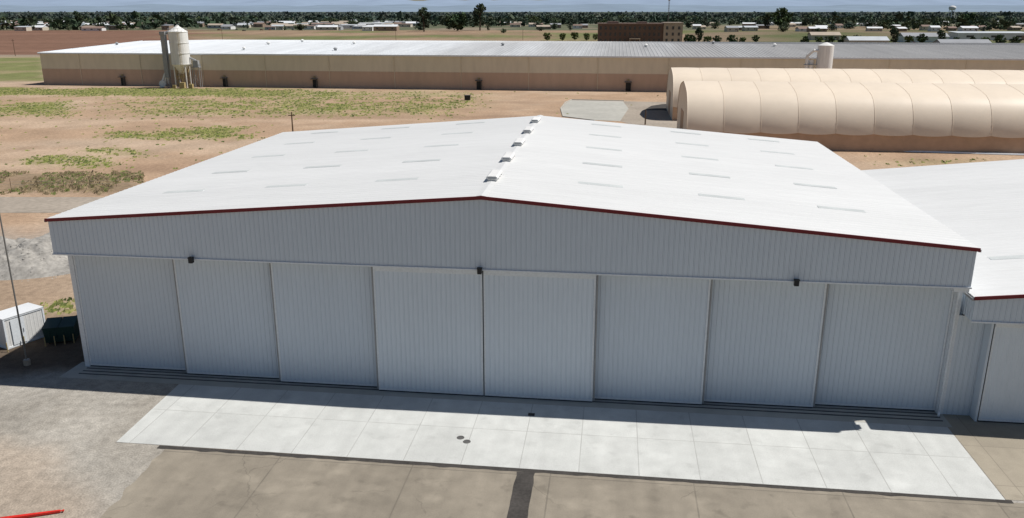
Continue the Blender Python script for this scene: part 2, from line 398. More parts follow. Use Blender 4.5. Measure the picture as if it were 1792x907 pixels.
def build_hangar(root, x0, x1, yf, yr, fb, eave, slope, doors, sky, vents, lights, wallx, smooth_doors=False):
    mid = (x0+x1)/2; half = (x1-x0)/2
    zt = lambda x: eave + slope*(half - abs(x-mid))
    mb = MB(); rib_y(mb, 0.02, yr, x0+wallx, 0, eave-.02, sg=-1); mb.build('side_wall', M['white_panel'], root)
    mb = MB(); rib_y(mb, 0.02, yr, x1-wallx, 0, eave-.02, sg=1); mb.build('side_wall', M['white_panel'], root)
    mb = MB(); rib_x(mb, x0, x1, yr, 0, lambda x: zt(x)-.02, sg=1); mb.build('rear_wall', M['white_panel'], root)
    mb = MB()
    rib_x(mb, x0, mid, yf, fb, lambda x: zt(x)-.03, rib_shade=1, h=.022); rib_x(mb, mid, x1, yf, fb, lambda x: zt(x)-.03, rib_shade=1, h=.022)
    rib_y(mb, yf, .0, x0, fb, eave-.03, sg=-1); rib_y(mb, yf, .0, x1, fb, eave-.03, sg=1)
    fa = mb.build('fascia', [M['white_panel'], M['panel_rib_shade']], root)
    mb = MB(); mb.box(x0-.04, x1+.04, yf-.07, yf-.005, fb-.07, fb+.02); mb.build('drip_trim', M['trim_white'], fa)
    mb = MB(); mb.box(x0+.02, x1-.02, yf+.02, .05, fb-.02, fb+.1); mb.build('soffit', M['steel'], root)
    pr = ribs(yf-.1, yr+.15, .61, .02); mb = MB(); vs = []; fs = []
    xe = half + .12
    for y, o in pr:
        z0 = eave - slope*.12 + .03
        vs += [(mid-xe, y, z0+o), (mid, y, eave+slope*half+.03+o), (mid+xe, y, z0+o), (mid-xe, y, z0-.06), (mid+xe, y, z0-.06)]
    for i in range(len(pr)-1):
        a, b_ = 5*i, 5*i+5
        fs += [(a, a+1, b_+1, b_), (a+1, a+2, b_+2, b_+1), (a, b_, b_+3, a+3), (a+2, a+4, b_+4, b_+2)]
    mb.add(vs, fs); roof = mb.build('roof', M['roof_white'], root)
    for sgn in (-1, 1):
        mb = MB(); pts = []
        ye, yi = yf-.16, yf-.09
        for d, in ((0,), (half+.12,)):
            zz = eave + slope*(half-d); x = mid + sgn*d
            pts += [(x,ye,zz-.15),(x,ye,zz+.06),(x,yi,zz+.06),(x,yi,zz-.15)]
        mb.add(pts, [(0,1,5,4),(1,2,6,5),(2,3,7,6),(3,0,4,7),(0,1,2,3),(4,5,6,7)])
        mb.build('rake_trim', M['maroon'], roof)
        mb = MB(); mb.box(mid+sgn*(half+.14)-.07, mid+sgn*(half+.14)+.07, yf-.08, yr+.12, eave-.2, eave-.06)
        mb.build('gutter', M['steel'], roof)
    mb = MB(); rz = eave+slope*half
    mb.add([(mid-.3,yf-.1,rz-slope*.3+.07),(mid,yf-.1,rz+.09),(mid+.3,yf-.1,rz-slope*.3+.07),(mid-.3,yr+.15,rz-slope*.3+.07),(mid,yr+.15,rz+.09),(mid+.3,yr+.15,rz-slope*.3+.07)],
           [(0,1,4,3),(1,2,5,4)]); mb.build('ridge_cap', M['roof_white'], roof)
    for d, y in sky:
        sgn = 1 if d > 0 else -1; d = abs(d); mb = MB()
        pts = []
        for dd in (d-1.5, d+1.5):
            for yy in (y-.33, y+.33):
                zz = eave+slope*(half-dd)+.03; pts += [(mid+sgn*dd, yy, zz), (mid+sgn*dd, yy, zz+.0225)]
        mb.add(pts, [(1,3,7,5),(0,1,5,4),(2,6,7,3),(0,2,3,1),(4,5,7,6)])
        mb.build('skylight', M['skylight'], roof)
    for y in vents:
        mb = MB(); z0 = rz+.05; y0, y1 = y-1.2, y+1.2
        mb.box(mid-.26, mid+.26, y0+.08, y1-.08, rz-.05, z0+.16)
        vs = []
        prof = [(.38,.0),(.38,.10),(.28,.19),(-.28,.19),(-.38,.10),(-.38,.0)]
        n = len(prof)
        for yy in (y0, y1):
            for px_, pz_ in prof: vs.append((mid+px_, yy, z0+.15+pz_))
        fs = [(k, (k+1) % n, n+(k+1) % n, n+k) for k in range(n)] + [tuple(range(n)), tuple(range(n, 2*n))]
        mb.add(vs, fs)
        ob = mb.build('ridge_vent', M['w_white'], roof)
        mb = MB()
        for yy in (y0+.45, y, y1-.45): mb.box(mid-.4, mid+.4, yy-.03, yy+.03, z0+.08, z0+.145)
        mb.build('hood_bracket', M['steel'], ob)
        mb = MB(); mb.box(mid-.26, mid+.26, y0-.012, y0-.002, z0+.17, z0+.3); mb.build('screen', M['steel'], ob)
    ztop = fb - .05
    for (xa, xb, y, kind) in doors:
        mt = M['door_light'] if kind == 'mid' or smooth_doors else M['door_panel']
        mb = MB(); rib_x(mb, xa+.1, xb-.1, y, .12, ztop, .305, .012 if smooth_doors else .02, rib_shade=0 if smooth_doors else 1)
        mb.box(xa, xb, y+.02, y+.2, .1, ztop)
        p = mb.build('door_panel', [mt, M['door_rib_shade']], root)
        mb = MB()
        mb.box(xa, xa+.11, y-.045, y+.018, .1, ztop); mb.box(xb-.11, xb, y-.045, y+.018, .1, ztop)
        mb.box(xa+.112, xb-.112, y-.045, y-.03, .1, .24)
        mb.build('frame', M['trim_white'], p)
        mb = MB(); mb.box(xa+.02, xb-.02, y-.02, y+.16, .02, .1)
        if xa > 0.1: mb.box(xa-.06, xa-.002, y+.0, y+.18, .1, ztop)
        elif xb < -0.1: mb.box(xb+.002, xb+.06, y+.0, y+.18, .1, ztop)
        mb.build('gap_shade', M['dark'], p)  # black strips stand in for the shadow gaps around the panels
        if kind == 'mid':
            mb = MB(); mb.box(xa+.02, xb-.02, y-.1, y-.046, ztop-.36, ztop); mb.build('header', M['trim_white'], p)
    for x in lights:
        mb = MB(); mb.box(x-.13, x+.13, yf-.36, yf-.1, fb-.2, fb+.12); mb.box(x-.16, x+.16, yf-.39, yf-.08, fb+.122, fb+.17)
        f = mb.build('floodlight', M['dark'], root)
        mb = MB(); mb.box(x-.1, x+.1, yf-.33, yf-.13, fb-.215, fb-.202); mb.build('lens', M['glass'], f)
        mb = MB(); mb.box(x-.05, x+.05, yf-.099, yf-.072, fb-.05, fb+.11); mb.build('bracket', M['steel'], f)
    return roof
hg = empty('hangar', (*O, 0), ROT, 'large white ribbed metal hangar with eight closed sliding door panels and red roof edge', 'hangar')
D = []
xs = [0, 7.0, 13.9, 20.8, 28.25]
for i in range(4):
    y = -1.36 + .45*i; ov = .35 if i else 0
    D.append((xs[i]-ov + (.04 if i == 0 else 0), xs[i+1], y, 'mid' if i == 0 else 'side'))
    D.append((-xs[i+1], -xs[i]+ov - (.04 if i == 0 else 0), y, 'mid' if i == 0 else 'side'))
sk = [(s*d, y) for s in (-1, 1) for d in (7, 15, 22.7) for y in (5.3, 12.85, 20.4, 27.9, 35.4)]
build_hangar(hg, -28.45, 28.45, -1.63, 38.1, 8.74, 11.08, .0787, D, sk, (3.9, 11.2, 18.5, 25.8, 33.1), (-18.8, -.12, 18.7), .15)
for i in range(4):
    mb = MB(); y = -1.28 + .45*i; xx = 28.3
    mb.box(-xx, xx, y-.05, y+.05, .014, .045); mb.build('floor_rail', M['rail'], hg)
for i in (1, 2, 3):
    for sg in (-1, 1):
        x = sg*(xs[i]+.03); y0 = -1.36+.45*(i-1)+.02; mb = MB()
        mb.box(min(x, x+sg*.1), max(x, x+sg*.1), y0, y0+.38, .1, 8.66); mb.build('door_guide', M['steel'], hg)
mb = MB(); mb.box(-.045, .045, -1.32, -1.22, .1, 8.66); mb.build('gap_shade', M['dark'], hg)  # black strip put in for the dark of the centre gap's shade
mb = MB(); mb.box(28.27, 28.62, -.35, .0, 0, 8.7); mb.build('corner_post', M['trim_white'], hg)
mb = MB(); mb.box(-28.6, -28.27, -.1, .25, 0, 8.7); mb.build('corner_post', M['trim_white'], hg)
mb = MB(); mb.tube((28.36,-.45,8.5), (28.36,-.45,.25), .07, n=8); mb.tube((28.36,-.45,8.5), (28.0,-1.0,8.66), .07, n=8); mb.tube((28.36,-.45,.25), (28.2,-.8,.1), .07, n=8)
mb.build('downpipe', M['trim_white'], hg)
mb = MB(); mb.box(27.6, 28.44, -1.55, -1.0, 8.42, 8.7); mb.build('track_cover', M['trim_white'], hg)

nloc = L2W(28.9, 0)
hn = empty('hangar', (*nloc, 0), ROT, 'lower white hangar at the right edge, cut off by the frame, with red roof edge', 'hangar')
D2 = [(1.5, 8.5, -1.05, 'mid'), (8.2, 15.2, -.75, 'side'), (15, 22, -.45, 'side'), (22, 29, -.45, 'side'), (28.8, 36, -.75, 'side'), (35.6, 50.5, -1.05, 'mid')]
build_hangar(hn, 0, 52, -1.45, 36.5, 6.62, 8.12, .097, D2, [(-21, 5.5), (21, 5.5), (-7, 20), (7, 20)], (4, 12, 20, 28), (13, 39), .06, True)
mb = MB(); rib_x(mb, -.27, 1.6, -.3, 0, 6.55, rib_shade=1, h=.022); mb.build('front_wall', [M['white_panel'], M['panel_rib_shade']], hn)
mb = MB(); mb.box(1.3, 1.43, -1.1, -.32, .02, 6.55); mb.build('door_guide', M['white_panel'], hn)

for (u, v, lb) in ((806,766,'round dark manhole cover on the pale apron, left and farther of the pair'), (817,773,'round dark manhole cover on the pale apron, right and nearer of the pair')):
    mb = MB(); mb.lathe([(0.0,.012),(.15,.012),(.16,.018),(.21,.018),(.23,0)], n=20)
    tag(mb.build('manhole_cover', M['rail'], loc=(*G(u, v), .017)), lb, 'manhole cover')
mb = MB(); mb.box(-.2,.2,-.13,.13,0,.05)
for k in range(5): mb.box(-.18+.08*k,-.15+.08*k,-.11,.11,.051,.07)
tag(mb.build('floor_drain', M['dark'], loc=(*G(930,726), .017), rotz=ROT), 'small dark drain grate in the shaded part of the apron', 'drain')
# ------------------------------------------------------------------ left yard
pl = G(48, 638)
t = empty('light_pole', (*pl, 0), 0, 'tall thin grey pole on a concrete footing left of the large hangar', 'pole')
mb = MB(); mb.lathe([(0,.4),(.2,.4),(.24,.36),(.24,0)], n=16); mb.build('footing', M['road'], t)
mb = MB(); mb.tube((0,0,.4),(0,0,12.2),.065,.045,10); mb.build('shaft', M['pole_grey'], t)
mb = MB(); mb.box(-.14,.14,-.14,.14,.4,.44); mb.build('base_plate', M['steel'], t)
mb = MB(); mb.tube((0,0,12.1),(-1.4,.2,12.5),.045,.035,8); mb.build('arm', M['pole_grey'], t)

a = G(14, 612); YD = 1.9
t = empty('storage_container', (*a, 0), math.radians(60.9), 'white flat topped storage container at the left edge beside the pole', 'container')
mb = MB(); rib_x(mb, .1, 3.0, .05, .15, 2.3, .28, .012, -1); rib_y(mb, .1, YD-.1, .05, .15, 2.3, .28, .012, -1); rib_y(mb, .1, YD-.1, 3.05, .15, 2.3, .28, .012, 1); rib_x(mb, .1, 3.0, YD-.05, .15, 2.3, .28, .012, 1)
mb.build('body', M['w_white'], t)
mb = MB()
for x in (0, 2.98):
    for y in (0, YD-.12): mb.box(x, x+.12, y, y+.12, 0, 2.35)
mb.box(.122,2.978,0,.1,.02,.15); mb.box(0,.1,.122,YD-.122,.02,.15); mb.box(.122,2.978,0,.1,2.25,2.35); mb.box(0,.1,.122,YD-.122,2.25,2.35)
mb.build('frame', M['trim_white'], t)
mb = MB(); mb.box(-.02,3.12,-.02,YD+.02,2.352,2.4); mb.build('roof', M['r_white'], t)
mb = MB(); mb.box(.5,1.5,-.03,.0,.2,2.15); d = mb.build('door', M['trim_white'], t)
mb = MB(); mb.tube((1.35,-.06,1.0),(1.35,-.06,1.3),.02,n=6); mb.build('handle', M['steel'], d)

a = G(107, 601)
t = empty('dumpster', (*a, 0), .25, 'dark green dumpster in the shade between the container and the hangar corner', 'dumpster')
mb = MB(); mb.add([(-1,0,.15),(1,0,.15),(1,1.3,.15),(-1,1.3,.15),(-1.08,-.15,1.3),(1.08,-.15,1.3),(1.08,1.45,1.5),(-1.08,1.45,1.5)],
   [(0,3,2,1),(0,1,5,4),(1,2,6,5),(2,3,7,6),(3,0,4,7)])
for x in (-.7,-.25,.25,.7): mb.box(x-.04,x+.04,-.13,0,.3,1.2)
mb.build('body', M['green_bin'], t)
for x in (-1.1, .02):
    mb = MB(); mb.add([(x,-.2,1.32),(x+1.08,-.2,1.32),(x+1.08,1.5,1.56),(x,1.5,1.56),(x,-.2,1.37),(x+1.08,-.2,1.37),(x+1.08,1.5,1.61),(x,1.5,1.61)],
       [(0,3,2,1),(4,5,6,7),(0,1,5,4),(1,2,6,5),(2,3,7,6),(3,0,4,7)]); mb.build('lid', M['green_bin'], t)
for x in (-.85,.85):
    mb = MB(); mb.tube((x,.2,.1),(x+.06,.2,.1),.1,n=10); mb.tube((x,1.1,.1),(x+.06,1.1,.1),.1,n=10); mb.build('caster', M['dark'], t)
sp = [(4,604),(14,616),(44,604),(80,606),(97,604),(114,602),(130,600)]
for i, (u, v) in enumerate(sp):
    mb = MB(); mb.lathe([(0,.75),(.03,.74),(.04,.7),(.04,0)], n=8)
    tag(mb.build('marker_post', M['rust'], loc=(*G(u, v), 0)), 'short pale post in the row in front of the container and dumpster', 'post', 'short posts by the container')
# rubble heap
mb = MB(); nn = 90; hx, hy = 9.5, 6.5; c0 = G(38, 456)
def heapz(x, y):
    r = math.hypot(x/hx, y/hy)
    if r >= 1: return 0
    e = min(1, (1-r)*2.0)
    return max(0, e*(1.5 + 1.1*noise.noise((x*.28,y*.28,0)) + .5*noise.noise((x*.8,y*.8,3)) + .2*noise.noise((x*1.8,y*1.8,6)) + .08*noise.noise((x*4,y*4,9))))
for j in range(nn+1):
    for i in range(nn+1):
        x, y = -hx+2*hx*i/nn, -hy+2*hy*j/nn
        mb.v.append((x, y, heapz(x, y)-.03)); mb.c.append((1,1,1))
for j in range(nn):
    for i in range(nn):
        k = j*(nn+1)+i; mb.f.append((k,k+1,k+nn+2,k+nn+1)); mb.m.append(0)
for i in range(700):
    a, r = R.uniform(0,6.283), R.random()**.6*1.1; x, y = hx*r*math.cos(a), hy*r*math.sin(a)
    z = heapz(x, y)-.04; s = R.uniform(.04,.16)
    vs = [(x+s*R.uniform(.6,1),y,z),(x-s,y+s*R.uniform(-.3,.3),z),(x,y+s,z+s*.1),(x+s*.2,y-s,z),(x+R.uniform(-.3,.3)*s,y+R.uniform(-.3,.3)*s,z+s*R.uniform(.6,1.1))]
    mb.add(vs, [(0,2,4),(2,1,4),(1,3,4),(3,0,4)])
tag(mb.build('rubble_heap', M['rubble'], loc=(*c0, 0), smooth=True), 'low heap of grey crushed rubble beside the hangar on the left', 'rubble')
# red tow bar
a = G(106, 897); a2 = G(4, 912)
t = empty('tow_bar', (*a, 0), math.atan2(a2[1]-a[1], a2[0]-a[0]), 'red tow bar lying on the ground in the bottom left corner', 'tow bar')
mb = MB(); mb.add([(0,-.06,.05),(0,.06,.05),(0,.06,.15),(0,-.06,.15),(3.4,-.12,.05),(3.4,.12,.05),(3.4,.12,.2),(3.4,-.12,.2)],
   [(0,1,2,3),(4,7,6,5),(0,4,5,1),(1,5,6,2),(2,6,7,3),(3,7,4,0)]); mb.build('beam', M['red'], t)
mb = MB(); mb.tube((-.1,0,.1),(-.002,0,.1),.03,.045,10); mb.box(-.17,-.1,-.06,.06,.07,.13); mb.build('hitch', M['red'], t)
mb = MB(); mb.tube((3.2,-.4,.3),(3.2,.4,.3),.03,n=8); mb.tube((3.2,0,.19),(3.2,0,.3),.03,n=8); mb.build('handle', M['red'], t)
# fence on the bank
f0, f1 = G(-120, 334), G(252, 330)
t = empty('wire_fence', (*f0, 0), math.atan2(f1[1]-f0[1], f1[0]-f0[0]), 'thin wire fence with posts along the brushy bank', 'fence')
L = math.hypot(f1[0]-f0[0], f1[1]-f0[1]); k = 0
while k*3.6 < L:
    hh = 1.5 + .25*math.sin(k*2.3)
    mb = MB(); mb.tube((k*3.6,0,-.2),(k*3.6+.06*math.sin(k*5.1),0,hh),.03,n=6); mb.build('post', M['wood'], t); k += 1
for z in (.8,1.2):
    mb = MB(); mb.tube((0,0,z),(L,0,z),.008,n=4); mb.build('wire', M['steel'], t)

# ------------------------------------------------------------------ warehouse
W0 = G(78, 148); WR = -math.radians(7.0)
wh = empty('warehouse', (*W0, 0), WR, 'very long low warehouse with white roof and beige over brown walls', 'warehouse')
WL, WD, WE, WP = 380.0, 64.0, 10.4, 12.0
mb = MB(); mb.box(0, WL, 0, 2*WD, 5.3, WE); mb.build('wall', M['beige'], wh)
mb = MB(); mb.box(-.03, WL+.03, -.04, 2*WD+.04, 0, 5.298); mb.build('wall_base', M['tan_base'], wh)
mb = MB(); pr = ribs(-.4, WL+.4, 1.2, .08); vs = []; fs = []
for x, o in pr: vs += [(x,-.5,WE+.12+o),(x,WD,WP+.12+o),(x,2*WD+.5,WE+.12+o)]
for i in range(len(pr)-1): a = 3*i; fs += [(a,a+3,a+4,a+1),(a+1,a+4,a+5,a+2)]
mb.add(vs, fs); rf = mb.build('roof', M['ware_roof'], wh)
mb = MB(); mb.box(-.4, WL+.4, -.62, -.505, WE-.25, WE+.2); mb.build('gutter', M['trim_white'], rf)
mb = MB(); mb.add([(-.4,-.5,WE),(-.4,WD,WP),(-.4,WD,WP+.3),(-.4,-.5,WE+.25)], [(0,1,2,3)]); mb.build('verge', M['trim_white'], rf)
def wx(u):
    lo, hi = 0., WL
    for _ in range(40):
        mdl = (lo+hi)/2; x = W0[0]+math.cos(WR)*mdl; y = W0[1]+math.sin(WR)*mdl
        if P(x, y, 5)[0] < u: lo = mdl
        else: hi = mdl
    return lo
for u in (213, 392, 550, 838, 1100):
    x = wx(u)
    mb = MB(); mb.box(x-.75, x+.75, -.1, -.045, .05, 2.6); d = mb.build('door', M['dark'], wh)
    mb = MB(); mb.box(x-1.1, x+1.1, -1.2, -.042, 2.75, 2.95); mb.box(x+.76, x+.9, -1.1, -.045, .0, 2.75); mb.build('canopy', M['rail'], d)
    mb = MB(); mb.box(x-.3, x+.3, -.3, -.045, 3.3, 3.7); mb.build('wall_lamp', M['rust'], wh)
x = 14.
while x < WL:
    mb = MB(); mb.tube((x,-.15,.1),(x,-.15,WE-.2),.09,n=6); mb.build('downpipe', M['beige'], wh)
    x += 21.5
for i, (u, v) in enumerate([(205,80),(427,86),(470,80),(587,87),(551,75),(620,80),(880,82),(1130,84),(1355,84),(1240,78)]):
    gx_, gy_ = G(u, v, 11.2); dx, dy = gx_-W0[0], gy_-W0[1]
    lx, ly = dx*math.cos(WR)+dy*math.sin(WR), -dx*math.sin(WR)+dy*math.cos(WR)
    ly = max(2, min(WD-2, ly)); lx = max(2, min(WL-3, lx)); z = WE+(WP-WE)*ly/WD+.1
    mb = MB(); r = R.uniform(.45,.75); mb.lathe([(r*.7,z),(r*.7,z+.6),(r*1.15,z+.65),(r*1.1,z+.8),(r*.4,z+1.1),(0,z+1.15)], lx, ly, 14)
    mb.build('roof_vent', M['steel'] if i % 3 == 0 else M['silo'], rf)

# silo
s0 = G(322, 153)
t = empty('silo', (*s0, 0), 0, 'tall white silo with cone top on braced legs beside the warehouse', 'silo')
mb = MB(); mb.lathe([(.5,4.4),(2.9,7.4),(2.95,17.6),(2.95,17.61),(.6,19.2),(0.55,19.5),(0,19.6)], n=32); mb.build('tank', M['silo'], t, smooth=False)
mb = MB()
for z in (7.5, 10.9, 14.1, 17.5): mb.lathe([(2.96,z-.08),(3.03,z-.08),(3.03,z+.08),(2.96,z+.08)], n=32)
mb.build('hoop', M['silo'], t)
lg = [(2.5*math.cos(math.pi/4+k*math.pi/2), 2.5*math.sin(math.pi/4+k*math.pi/2)) for k in range(4)]
for x, y in lg:
    mb = MB(); mb.box(x-.16,x+.16,y-.16,y+.16,0,7.7); mb.build('leg', M['silo'], t)
for k in range(4):
    a, b_ = lg[k], lg[(k+1) % 4]; mb = MB()
    mb.tube((*a,.4),(*b_,6.8),.09,n=6); mb.tube((*b_,.4),(*a,6.8),.09,n=6); mb.tube((*a,3.6),(*b_,3.6),.08,n=6); mb.build('brace', M['rust'], t)
mb = MB()
for k in range(16):
    a = 2*math.pi*k/16; mb.tube((2.9*math.cos(a),2.9*math.sin(a),17.6),(2.9*math.cos(a),2.9*math.sin(a),18.6),.03,n=4)
for k in range(16):
    a, b_ = 2*math.pi*k/16, 2*math.pi*(k+1)/16
    mb.tube((2.9*math.cos(a),2.9*math.sin(a),18.6),(2.9*math.cos(b_),2.9*math.sin(b_),18.6),.03,n=4)
mb.build('railing', M['steel'], t)
mb = MB()
for x in (-.25,.25): mb.tube((x+1.2,-3.05,.3),(x+1.2,-3.05,17.6),.05,n=5)
for k in range(30): mb.tube((.95,-3.05,.6+k*.57),(1.45,-3.05,.6+k*.57),.03,n=4)
mb.build('ladder', M['rust'], t)
mb = MB(); mb.box(-5.4,-4.1,-.9,.7,3.2,16.6); mb.box(-5.6,-3.9,-1.1,.9,16.602,17.6); mb.tube((-4.2,0,17),( -2.4,0,17.6),.5,n=10)
for z in (5.5,8.5,11.5,14.5): mb.box(-5.5,-4.0,-1.0,.8,z,z+.18)
mb.tube((-3.7,-.5,3.4),(-3.7,-.5,16.8),.18,n=8); mb.build('dust_collector', M['steel'], t)
for x in (-5.2,-4.3):
    for y in (-.7,.5):
        mb = MB(); mb.box(x-.1,x+.1,y-.1,y+.1,0,3.2); mb.build('leg', M['steel'], t)
mb = MB(); mb.tube((-4.8,-.1,3.2),(-4.8,-.1,1.2),.5,.2,10); mb.tube((-6.4,-1.2,1.3),(-6.4,-.2,1.3),1.1,n=16); mb.box(-7.4,-6.3,-1.1,-.3,.1,.6); mb.tube((-5.6,-.7,1.9),(-4.6,-.4,6.5),.28,n=8); mb.tube((-6.4,-.7,2.3),(-5.4,-.6,4.6),.3,n=8); mb.build('blower', M['silo'], t)
mb = MB(); mb.box(3.4,6.0,-1.0,1.0,6.4,6.6); mb.box(4.0,5.6,-.8,.8,6.602,8.6); mb.tube((2.5,0,9.6),(4.8,0,8.6),.3,n=8)
for x in (3.6,5.8):
    for y in (-.8,.8): mb.tube((x,y,0),(x,y,7.5),.1,n=6)
mb.tube((3.6,-.8,.2),(5.8,-.8,6.2),.07,n=5); mb.tube((5.8,-.8,.2),(3.6,-.8,6.2),.07,n=5); mb.tube((3.6,-.8,7.5),(5.8,-.8,7.5),.05,n=5); mb.build('platform', M['steel'], t)
mb = MB(); mb.box(.2,1.8,-4.2,-2.8,0,1.9); mb.box(3.0,4.2,-3.8,-2.6,0,1.4); mb.box(-2.2,-1.2,-3.9,-3.0,0,1.1); mb.build('control_cabinet', M['rust'], t)

s1 = ((1422-896)/1440*243, 240)
t = empty('silo', (s1[0], s1[1], 0), 0, 'squat white tank standing behind the beige fabric shelters', 'silo')
mb = MB(); mb.lathe([(2.2,0),(2.2,14.6),(.3,15.4),(0,15.45)], n=28); mb.build('tank', M['silo'], t)
mb = MB(); mb.tube((-5,0,0),(-5,0,11.8),.45,n=10); mb.tube((-5,0,11.8),(-3.4,0,13.2),.45,n=10); mb.tube((-3.4,0,13.2),(-2,0,13.0),.4,n=10); mb.tube((-3.6,.5,0),(-3.6,.5,10.5),.7,n=10); mb.build('duct', M['silo'], t)
mb = MB(); mb.box(-5.6,-2.2,-.6,.6,9.2,9.4); mb.build('platform', M['steel'], t)

t = empty('field_bin', (*G(818,175), 0), .1, 'small dark bin standing alone in the field in front of the warehouse', 'bin')
mb = MB(); mb.add([(-.75,-.5,.1),(.75,-.5,.1),(.75,.5,.1),(-.75,.5,.1),(-.85,-.6,1.3),(.85,-.6,1.3),(.85,.6,1.3),(-.85,.6,1.3)], [(0,3,2,1),(0,1,5,4),(1,2,6,5),(2,3,7,6),(3,0,4,7)]); mb.build('body', M['dark'], t)
mb = MB(); mb.box(-.9,.9,-.65,.65,1.302,1.4); mb.build('lid', M['rail'], t)
def upole(u, v, h, label, arm=True):
    t = empty('utility_pole', (*G(u, v), 0), 0, label, 'pole')
    mb = MB(); mb.tube((0,0,0),(0,0,h),.16,.11,8); mb.build('shaft', M['wood'], t)
    if arm:
        mb = MB(); mb.box(-.7,.7,-.07,.07,h-.75,h-.6); mb.build('crossarm', M['wood'], t)
upole(513, 236, 4.6, 'short brown wooden post with crossarm just behind the hangar roof on the left')
upole(1129, 218, 3.2, 'slim dark post beside the concrete pad near the shelters', False)
upole(27, 98, 9, 'wooden utility pole at the far left beyond the green plot')
upole(390, 74, 10, 'wooden utility pole behind the warehouse roof right of the white silo')
upole(693, 72, 9, 'wooden utility pole behind the middle of the warehouse roof')
upole(915, 70, 9, 'wooden utility pole in the brown field left of the brown hotel')

# ------------------------------------------------------------------ fabric shelters
HP = [(0,3.1),(.10,4.0),(.32,5.0),(.7,6.0),(1.25,7.0),(2.0,8.0),(3.0,8.9),(4.4,9.6),(6.6,10.15),(9.6,10.65),(12.5,11.0)]
def shelter(loc, label, bays=13, bay=6.5):
    t = empty('fabric_shelter', (*loc, 0), ROT, label, 'shelter', None)
    L = bays*bay; half = 12.5; sk = 3.1; nb = 8
    prof = HP + [(25-y, z) for y, z in HP[-2::-1]]; na = len(prof)-1
    nrm = []
    for j in range(na+1):
        a, b_ = prof[max(0, j-1)], prof[min(na, j+1)]; dy, dz = b_[0]-a[0], b_[1]-a[1]; l = math.hypot(dy, dz); nrm.append((-dz/l, dy/l))
    mb = MB()
    for bay_i in range(bays):
        vs = []; fs = []
        for i in range(nb+1):
            ph = i/nb; x = (bay_i+ph)*bay; bl = (4*ph*(1-ph))
            for j in range(na+1):
                y, z = prof[j]; e = max(0, 1-(z-sk)/5.); d = bl*(.05 + .13*e); dz = -.26*bl if j in (0, na) else 0
                vs.append((x, y+nrm[j][0]*d, z+nrm[j][1]*d+dz))
        for i in range(nb):
            for j in range(na): a = i*(na+1)+j; fs.append((a, a+na+1, a+na+2, a+1))
        mb.add(vs, fs)
    cv = mb.build('cover', M['fabric'], t, smooth=True)
    for i in range(bays+1):
        mb = MB(); x = i*bay; vs = []
        for j in range(na+1):
            y, z = prof[j]
            for dx, dd in ((-.07,.005),(-.04,.035),(.04,.035),(.07,.005)): vs.append((x+dx, y+nrm[j][0]*dd, z+nrm[j][1]*dd))
        fs = [(j*4+q, j*4+q+1, j*4+q+5, j*4+q+4) for j in range(na) for q in range(3)]
        mb.add(vs, fs); mb.build('seam', M['fabric_seam'] if 0 < i < bays else M['fabric'], cv, smooth=True)
    mb = MB(); mb.box(.05, L-.05, .2, 2*half-.2, 0, sk+.15); mb.build('skirt', M['skirt'], t)
    for xx in (.03, L-.03):
        pts = [(xx,.2,0)] + [(xx, y*.996+.05, z-.03) for y, z in prof] + [(xx,2*half-.2,0)]
        mb = MB(); mb.poly(pts); mb.build('end_wall', M['fabric'], t)
    mb = MB(); mb.box(-.04,.02,half-3,half+3,.0,5.5); mb.build('door', M['skirt'], t)
    return t
f0 = G(1200, 259)
shelter(f0, 'nearer of the two long beige scalloped fabric shelters, with brown skirt wall', bays=14)
shelter((f0[0]+EY[0]*39.5, f0[1]+EY[1]*39.5), 'farther beige scalloped fabric shelter showing only its top behind the nearer one', bays=17)

# ------------------------------------------------------------------ trees
def crown(mb, w, h, z0, ncl, nl, shape, tint, m=0, cr0=.10, cr1=.2, core=0):
    for k in range(ncl + core):
        a = R.uniform(0, 6.283); t = R.random(); q = R.random()**.5
        if k < core: t = (k+.5)/core; q = .15
        if shape == 'tall': rr = w*.5*(math.sin(math.pi*(.12+.83*t))**.7)
        elif shape == 'cone': rr = w*.5*(1-t*.92)
        else: rr = w*.5*math.sqrt(max(0.05, 1-(2*t-1)**2))
        cx, cy, cz = rr*q*math.cos(a), rr*q*math.sin(a), z0 + h*t
        sh = R.uniform(.55, 1.4)*(.75+.4*t); cr = w*R.uniform(cr0, cr1)
        warm = R.uniform(-.15, .2)
        for i in range(nl):
            d = Vector((R.gauss(0,1), R.gauss(0,1), R.gauss(0,.8))).normalized()*cr*R.uniform(.3,1.0)
            p = Vector((cx,cy,cz)) + d; s = w*R.uniform(.03,.06)
            e1 = Vector((R.gauss(0,1),R.gauss(0,1),R.gauss(0,1))).normalized(); e2 = e1.cross(Vector((R.gauss(0,1),R.gauss(0,1),R.gauss(0,1)))).normalized()
            g = sh*R.uniform(.8,1.2)
            mb.add([p-e1*s-e2*s*.7, p+e1*s-e2*s*.5, p+e1*s*.8+e2*s, p-e1*s*.6+e2*s*.8], [(0,1,2,3)], m, (tint[0]*g*(1+warm), tint[1]*g, tint[2]*g))
def limbs(mb, h, w, m=0):
    mb.tube((0,0,0),(0,0,h*.45),h*.03,h*.022,7,m); mb.tube((0,0,h*.45),(w*.03,0,h*.8),h*.022,h*.008,6,m)
    for k in range(5):
        a = k*1.3; mb.tube((0,0,h*(.28+.07*k)),(w*.3*math.cos(a),w*.3*math.sin(a),h*(.5+.08*k)),h*.012,h*.005,5,m)
KINDS = {'round': (1.0, .82, .18, 'round', (.065,.10,.042)), 'tall': (.62, .85, .15, 'tall', (.055,.078,.045)), 'wide': (1.3, .78, .2, 'round', (.055,.085,.042)), 'cone': (.4, .92, .08, 'cone', (.045,.07,.04)), 'pale': (.95,.82,.16,'round',(.10,.14,.05))}
proto = {}
